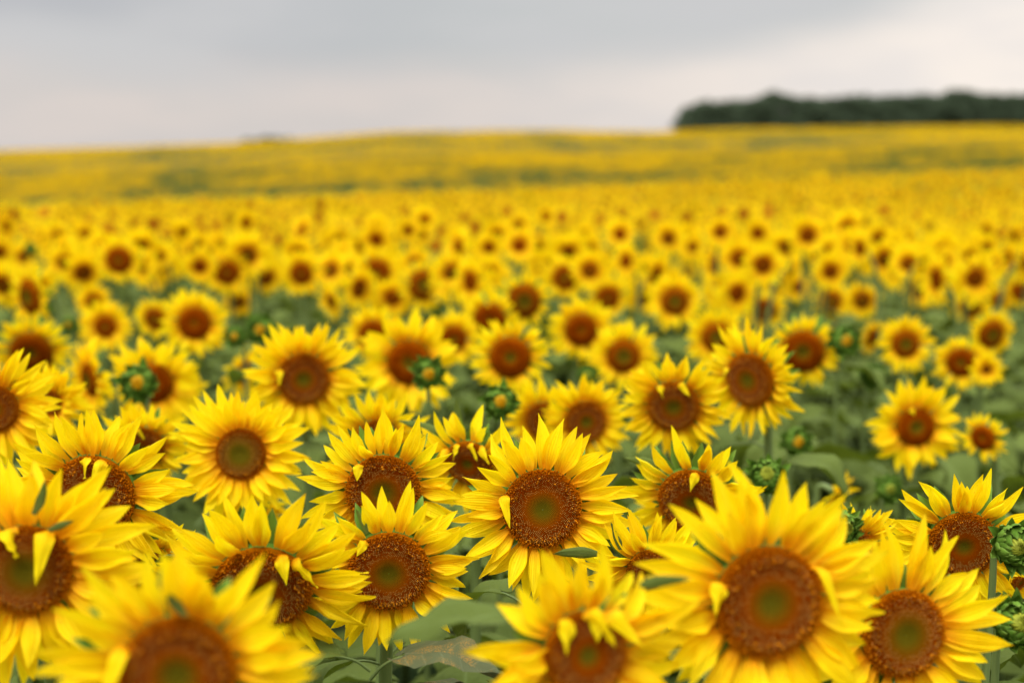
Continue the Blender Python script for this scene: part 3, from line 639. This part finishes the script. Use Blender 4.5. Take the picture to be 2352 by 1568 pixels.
# the pale blurred leaf reaching out low in front, and the pollen-dusted one under the centre bloom
def big_leaf(root, px, py, d, az_, size, tilt, me): link('leaf', me, root, Matrix.Translation(at(px, py, d) - root.location) @ Matrix.Rotation(rad(az_), 4, 'Z') @ Matrix.Rotation(rad(tilt), 4, 'Y') @ Matrix.Scale(size, 4))
big_leaf(F2, 1262, 1480, 1.55, 186, .13, -6, LEAVES[1])
big_leaf(F8, 850, 1560, 2.05, -22, .15, -8, POLLEAF)
big_leaf(F8, 850, 1540, 2.02, 205, .13, 0, LEAVES[3])

bud(320, 878, 42, 3.6, 0, 6, 'round green bud with a yellow centre in front of a blurred bloom at the left')
bud(598, 757, 33, 4.3, 6, 4, 'round dark green bud above the large blurred sunflower left of centre')
bud(541, 772, 24, 4.5, -12, 4, 'small opening bud left of the round dark green one')
bud(984, 858, 36, 3.5, 4, 4, 'green bud crossing the disc of the wide blurred sunflower')
bud(1150, 922, 38, 3.2, 0, 8, 'green bud with yellow centre just above the crumpled sunflower')
bud(1940, 781, 35, 4.3, 2, 4, 'green bud with an orange-yellow centre on a long bare stem')
bud(2003, 863, 27, 4.4, 0, 6, 'plain green bud low right of the long-stemmed one', closed=True)
bud(1830, 1013, 34, 3.7, 2, 4, 'green bud with a small yellow eye in the gap right of the nodding bloom')
bud(2042, 1122, 30, 3.5, 0, 8, 'small closed bud low in the green gap at the right', closed=True)
bud(1762, 1092, 42, 2.75, -10, 30, 'spiky closed green bud above the largest sunflower', closed=True)
bud(1932, 1212, 46, 1.95, 24, 14, 'sharp spiky green bud half behind the largest sunflower', closed=True)
bud(2330, 1252, 52, 2.12, 6, 6, 'sharp spiral green bud at the right edge', closed=True)
bud(2335, 1430, 56, 1.95, 4, 22, 'lower soft green bud at the right edge', closed=True)
bud(158, 745, 17, 5.6, 0, 4, 'small green bud with yellow eye left of the lone left quarter bloom')
bud(70, 573, 14, 8.0, 0, 4, 'tiny dark bud high at the left edge', closed=True, nleaf=5)
bud(1350, 862, 22, 4.6, 0, 10, 'closed green bud behind the petals below the green-spotted sunflower', closed=True)

# ------------------------------------------------------------------ the next rows: individual plants, shared mesh data
rng = np.random.default_rng(77)
RING = []
for k in range(8):
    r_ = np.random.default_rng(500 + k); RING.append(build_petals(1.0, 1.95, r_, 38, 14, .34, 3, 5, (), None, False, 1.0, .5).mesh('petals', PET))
SMALL_FOL = []
for k in range(5):
    r_ = np.random.default_rng(900 + k); mb = MB(); a = 0
    for q in range(9):
        a += 2.4; lm = MB(); leaf_geo(lm, r_, r_.uniform(30, 100), 5, 6); vv = np.concatenate(lm.v) * (.26 - .012 * q); ca, sa = math.cos(a), math.sin(a)
        vv = np.stack([vv[:, 0] * ca - vv[:, 1] * sa, vv[:, 0] * sa + vv[:, 1] * ca, vv[:, 2] + .45 + .095 * q], -1)
        o_ = 0
        for vv_, f_, p_, m_ in zip(lm.v, lm.f4, lm.p, lm.m4):
            mb.add(vv[o_:o_ + len(vv_)], f_ - o_, p_, mi=m_); o_ += len(vv_)
    SMALL_FOL.append(mb.mesh('foliage', [LEAF, STM]))
mb = MB(); tube(mb, [(0, 0, 0), (0, 0, .5), (.01, 0, 1.0), (0, 0, 1.22), (0, -.03, 1.38), (0, -.075, 1.45)], .014, .008, 6); SMALL_STEM = mb.mesh('stem', STM)
placed = []
DB = 10.3
def rnd_plants(n, d0, d1, umax, rng, mind):
    out = []; tries = 0
    while len(out) < n and tries < 200000:
        tries += 1; d = math.sqrt(rng.uniform(d0 * d0, d1 * d1)); u = rng.uniform(-umax, umax); x, y = u * d, d
        if all((x - a) ** 2 + (y - b) ** 2 > mind ** 2 for a, b in out): out.append((x, y))
    return out
GAPS = [(120, 640, 200, 730), (260, 650, 330, 700), (560, 660, 830, 780), (1480, 760, 1560, 860), (1900, 720, 2000, 860), (120, 720, 190, 800), (1560, 640, 1620, 700)]
def in_gap(x, y):
    px, py = 1176 + x / y * FX, 376 + 1726 / y
    return any(a - 10 < px < c_ + 10 and b < py < e for a, b, c_, e in GAPS)
cand = [c_ for c_ in rnd_plants(110, 5.9, 8.0, .385, rng, .24) if not in_gap(*c_)][:64] + rnd_plants(158, 8.0, DB, .385, rng, .25)
for (x, y) in cand:
    gz = float(ground_z(x, y)); hz = 1.49 + rng.normal(0, .085); yaw = rng.normal(0, 22) if rng.random() > .12 else rng.choice([-1, 1]) * rng.uniform(45, 80); pitch = rng.normal(-4, 7); R = rng.uniform(.031, .045)
    if abs(yaw) >= 45: lab, grp = 'small blurred sunflower turned side-on among the dense rows behind the distinct blooms', 'side-on sunflowers in the dense rows'
    elif y < 8.0: lab, grp = 'blurred sunflower filling in between the distinct blooms of the middle rows', 'filling sunflowers of the middle rows'
    else: lab, grp = 'small blurred front-facing sunflower in the dense rows before the far yellow mass', 'small blurred sunflowers of the dense rows'
    root = empty('sunflower', (x, y, gz), lab, 'sunflower', grp)
    Rm = head_rot(yaw, pitch); M4 = Matrix.Translation((0, 0, hz)) @ Rm.to_4x4()
    hd = link('flower_head', BRACTS_MID[rng.integers(2)], root, M4 @ Matrix.Scale(R, 4))
    link('petals', RING[rng.integers(8)], hd, Matrix.Rotation(rng.normal(0, .1), 4, 'Z'))
    link('seed_disc', MID_DISC[rng.integers(4)], hd, Matrix.Rotation(rng.uniform(0, 6), 4, 'Z'))
    link('stem', SMALL_STEM, root, Matrix.Translation(Vector((-Rm.col[2][0] * .11, -Rm.col[2][1] * .11, 0))) @ Matrix.Rotation(rad(yaw), 4, 'Z') @ Matrix.Diagonal((1, 1, (hz - .0) / 1.45, 1)))
    link('foliage', SMALL_FOL[rng.integers(5)], root, Matrix.Rotation(rng.uniform(0, 6), 4, 'Z') @ Matrix.Scale(1.0, 4))

# ------------------------------------------------------------------ the far field: one mass
def inst(mb, tv, tf, tp, tc_, tm, pos, yaw, pitch, sc):
    """stamp a template (facing +Z, y up) at many places"""
    n = len(pos); cy, sy, cp, spp = np.cos(yaw), np.sin(yaw), np.cos(pitch), np.sin(pitch)
    Zv = np.stack([sy * cp, -cy * cp, spp], -1); Xv = np.stack([cy, sy, 0 * cy], -1); Yv = np.cross(Zv, Xv)
    V = pos[:, None] + sc[:, None, None] * (tv[None, :, 0:1] * Xv[:, None] + tv[None, :, 1:2] * Yv[:, None] + tv[None, :, 2:3] * Zv[:, None])
    F = (tf[None] + (np.arange(n) * len(tv))[:, None, None]).reshape(-1, 3)
    P = np.tile(tp, (n, 1)); P[:, 2] = np.clip(np.repeat(rng.random(n), len(tv)) * .4 + P[:, 2] * .2, 0, 1)
    mb.add(V.reshape(-1, 3), F, P, np.tile(tc_, (n, 1)), np.tile(tm, n))
def far_head(npet, seed, nd):
    r = np.random.default_rng(seed); V = []; F = []; P = []; Cc = []; Mi = []
    for k in range(npet):
        a = 2 * math.pi * k / npet + r.uniform(-.1, .1); l = r.uniform(1.65, 2.1); z = r.uniform(-.1, .35); w_ = 3.3 / npet; b = len(V)
        for (rr_, da, zz, v_) in ((.7, -w_ * .5, 0, 0), (.7, w_ * .5, 0, 0), (.9 + l * .5, w_ * .55, z * .4, .5), (.9 + l * .5, -w_ * .55, z * .4, .5), (.9 + l, 0, z, 1)):
            V.append((rr_ * math.cos(a + da * (.6 if v_ == .5 else 1)), rr_ * math.sin(a + da * (.6 if v_ == .5 else 1)), zz)); P.append((0, v_ * .8, r.random())); Cc.append((1, 1, 1))  # compressed v keeps far petals more orange: bounced light between blooms painted in
        F += [(b, b + 1, b + 2), (b, b + 2, b + 3), (b + 3, b + 2, b + 4)]; Mi += [0, 0, 0]
    b = len(V); V.append((0, 0, .2)); P.append((0, 0, 0)); Cc.append((.22, .07, .006))
    for k in range(nd):
        a = 2 * math.pi * k / nd; V.append((.92 * math.cos(a), .92 * math.sin(a), .02)); P.append((0, 0, 0)); Cc.append((.42, .10, .004))
    for k in range(nd): F.append((b, b + 1 + k, b + 1 + (k + 1) % nd)); Mi.append(1)
    # green back
    b = len(V); V.append((0, 0, -.7)); P.append((.2, .3, .3)); Cc.append((1, 1, 1))
    for k in range(nd): a = 2 * math.pi * k / nd; V.append((1.25 * math.cos(a), 1.25 * math.sin(a), -.12)); P.append((.2, .3, .3)); Cc.append((1, 1, 1))
    for k in range(nd): F.append((b, b + 1 + (k + 1) % nd, b + 1 + k)); Mi.append(2)
    return np.array(V, float), np.array(F), np.array(P, float), np.array(Cc, float), np.array(Mi)
def far_leaves(seed, n, s):
    r = np.random.default_rng(seed); V = []; F = []; P = []
    for k in range(n):
        a = r.uniform(0, 6.28); z = r.uniform(-.75, -.12); ro = r.uniform(.03, .12); l = r.uniform(.16, .28) * s; wd = l * .4; dr = r.uniform(-.12, .04); b = len(V)
        ca, sa = math.cos(a), math.sin(a); t = r.random()
        for (q, y_, zz, uu, vv) in ((ro, 0, 0, 0, 0), (ro + l * .5, wd, dr * .2, 1, .5), (ro + l * .5, -wd, dr * .2, -1, .5), (ro + l, 0, dr, 0, 1)):
            V.append((q * ca - y_ * sa, z + zz, q * sa + y_ * ca)); P.append((uu * .4 + .4, vv, t))
        F += [(b, b + 1, b + 2), (b + 1, b + 3, b + 2)]
    V.append((-.01, -1.3, 0)); V.append((.01, -1.3, 0)); V.append((.01, -.05, 0)); V.append((-.01, -.05, 0)); P += [(.5, .5, .8)] * 4; b = len(V) - 4; F += [(b, b + 1, b + 2), (b, b + 2, b + 3)]
    n_ = len(V); return np.array(V, float), np.array(F), np.array(P, float), np.ones((n_, 3)), np.full(len(F), 3)
def vnoise(x, y, seed):
    r = np.random.default_rng(seed); T = r.random((128, 128)); xi, yi = np.floor(x).astype(int), np.floor(y).astype(int); fx, fy = sstep(x - xi), sstep(y - yi)
    g = lambda a, b: T[a % 128, b % 128]
    return (g(xi, yi) * (1 - fx) + g(xi + 1, yi) * fx) * (1 - fy) + (g(xi, yi + 1) * (1 - fx) + g(xi + 1, yi + 1) * fx) * fy
fb = MB()
def scatter(n, d0, d1, umax):
    d = np.sqrt(rng.uniform(d0 * d0, d1 * d1, n)); u = rng.uniform(-umax, umax, n); return u * d, d
def heads(x, y, npets, nd, keep, lsc, nleaf, hs=.09, hscale=1.0):
    z = ground_z(x, y); h = 1.5 + rng.normal(0, hs, len(x)); pos = np.stack([x, y, z + h], -1); tpl = rng.integers(0, 3, len(x))
    for k in range(3):
        m = (tpl == k) & keep
        if m.sum(): inst(fb, *far_head(npets, 40 + k, nd), pos[m], rng.normal(0, .38, m.sum()), rng.normal(.10, .15, m.sum()), rng.uniform(.040, .053, m.sum()) * hscale)
        m = tpl == k; q = m.sum()
        inst(fb, *far_leaves(60 + k, nleaf, lsc), pos[m] - [0, -.08, .05], rng.uniform(0, 6.28, q), np.zeros(q), np.ones(q))
x, y = scatter(7300, DB, 34, .78); heads(x, y, 12, 8, rng.random(len(x)) < .93, 1.0, 7)
x, y = scatter(7200, 34, 62, .70); heads(x, y, 9, 6, rng.random(len(x)) < .93, 1.3, 5)
x, y = scatter(5000, 62, 100, .48); heads(x, y, 6, 5, (vnoise(x / 7, y / 16, 3) > .35) & (y < 78), 1.6, 4)
x, y = scatter(48000, 100, 190, .52)
den = .62 * vnoise(x / 10 + 3, y / 14 + 1, 8) + .38 * vnoise(x / 1.8, y / 6, 9)
band = np.interp(y, [100, 116, 132, 155, 175, 190], [-.3, -.15, .6, .9, .65, .4])
heads(x, y, 6, 4, (rng.random(len(x)) < np.clip((den - .5) * 5.5 + band + .10, .08, 1)), 1.7, 3, hscale=1.05)
x, y = scatter(100000, 190, 480, .48)
den = .6 * vnoise(x / 9 + 3, y / 40 + 1, 18) + .4 * vnoise(x / 6, y / 20, 19); band = np.interp(y, [190, 225, 265, 400, 480], [.3, .3, .75, 1.0, 1.0])
heads(x, y, 4, 3, (rng.random(len(x)) < np.clip((den - .5) * 5 + band + .15, .12, 1)), 2.2, 1, hscale=1.2)
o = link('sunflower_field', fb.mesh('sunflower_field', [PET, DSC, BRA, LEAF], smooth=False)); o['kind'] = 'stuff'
o['label'] = 'dense mass of tiny sunflowers covering the slope up to the horizon'; o['category'] = 'sunflower field'

# leaves that close the gaps between the nearer stems
ub = MB(); r_ = np.random.default_rng(12); LT = []
for k in range(6):
    lm = MB(); leaf_geo(lm, r_, r_.uniform(25, 95), 7, 9); LT.append(lm)
def under(n, d0, d1, zlo, zhi, smin, smax):
    for k in range(n):
        d = math.sqrt(r_.uniform(d0 * d0, d1 * d1)); u = r_.uniform(-.75, .75); x, y = u * d, d; lm = LT[r_.integers(6)]; s = r_.uniform(smin, smax)
        A = (Matrix.Rotation(r_.uniform(0, 6.28), 3, 'Z') @ Matrix.Rotation(r_.uniform(-.3, .4), 3, 'Y') @ Matrix.Rotation(r_.uniform(-.4, .4), 3, 'X')) * s
        A = np.array(A); base = np.array([x, y, float(ground_z(x, y)) + r_.uniform(zlo, zhi)]); o_ = 0; tn = r_.random()
        for v_, f_, p_, m_ in zip(lm.v, lm.f4, lm.p, lm.m4):
            p2 = p_.copy(); p2[:, 2] = tn; ub.add(v_ @ A.T + base, f_ - o_, p2, mi=m_); o_ += len(v_)
under(600, 1.2, 3.0, .25, .98, .15, .26)
under(2600, 3.0, 8.0, .35, 1.10, .15, .27)
under(2300, 8.0, 13.5, .5, 1.15, .16, .27)
o = link('sunflower_leaves', ub.mesh('sunflower_leaves', [LEAF, STM])); o['kind'] = 'stuff'
o['label'] = 'tangle of broad grey-green leaves filling the gaps under the blooms'; o['category'] = 'foliage'

# ------------------------------------------------------------------ the wood on the ridge and the copse beyond
def grove(name, spots, label, leaf):
    mb = MB(); r = np.random.default_rng(31)
    for (x, y, h, w_) in spots:
        gz = float(ground_z(x, y)); tube(mb, [(x, y, gz - .5), (x + r.normal(0, .2), y, gz + h * .45), (x + r.normal(0, .5), y, gz + h * .8)], .28, .08, 6, mi=1)
        nc = 9
        for c_ in range(nc):
            ang = r.uniform(0, 6.28); cr = r.uniform(0, w_ * .36); cx, cy, cz = x + cr * math.cos(ang), y + cr * math.sin(ang), gz + h * r.uniform(.10, .84); rad_ = w_ * r.uniform(.26, .40)
            if c_ == 0: cx, cy, cz = x, y, gz + h - rad_
            n = 230; p = nrm(r.normal(0, 1, (n, 3))) * (r.random((n, 1)) ** .35) * [rad_, rad_, rad_ * .85] + [cx, cy, cz]; p[:, 2] = np.minimum(np.maximum(p[:, 2], gz + .2), gz + h)
            a = nrm(r.normal(0, 1, (n, 3))) * leaf * r.uniform(.5, 1.2, (n, 1)); b = nrm(np.cross(a, r.normal(0, 1, (n, 3)))) * leaf * .7
            V = np.stack([p - a, p + b, p + a, p - b], 1).reshape(-1, 3); i = np.arange(n)[:, None] * 4
            mb.add(V, np.hstack([i, i + 1, i + 2, i + 3]), np.repeat(np.stack([np.zeros(n), np.zeros(n), np.clip(r.normal(.5, .3, n), 0, 1)], -1), 4, 0))
    o = link(name, mb.mesh(name, [WOOD, BARK], smooth=False)); o['kind'] = 'stuff'; o['label'] = label; o['category'] = 'trees'
spots = []; r = np.random.default_rng(2)
TX = [1560, 1580, 1600, 1650, 1720, 1770, 1810, 1900, 2000, 2100, 2140, 2185, 2240, 2352, 2900]; TY = [268, 246, 232, 232, 228, 208, 224, 222, 220, 218, 218, 205, 216, 216, 216]
for row, (D, cnt) in enumerate(((446, 48), (453, 48), (460, 44))):
    for k in range(cnt):
        px = 1572 + (2780 - 1572) * (k + r.uniform(-.3, .3)) / cnt; x = (px - 1176) / FX * D; gz = float(ground_z(x, D))
        ztop = CAMZ - (np.interp(px, TX, TY) + r.normal(0, 1.6) - 376) / FX * D; spots.append((x, D, ztop - gz, r.uniform(5.0, 7.0)))
grove('distant_wood', spots, 'dark green wood along the ridge at the right horizon', .42)
spots = []
for px, top in ((560, 323), (590, 319), (615, 315), (640, 314), (668, 317), (700, 320), (372, 332)):
    D = 620; x = (px - 1176) / FX * D; gz = float(ground_z(x, D)); spots.append((x, D, CAMZ - (top - 376) / FX * D - gz, 9))
grove('distant_copse', spots, 'faint dark treetops showing over the left part of the ridge', .7)
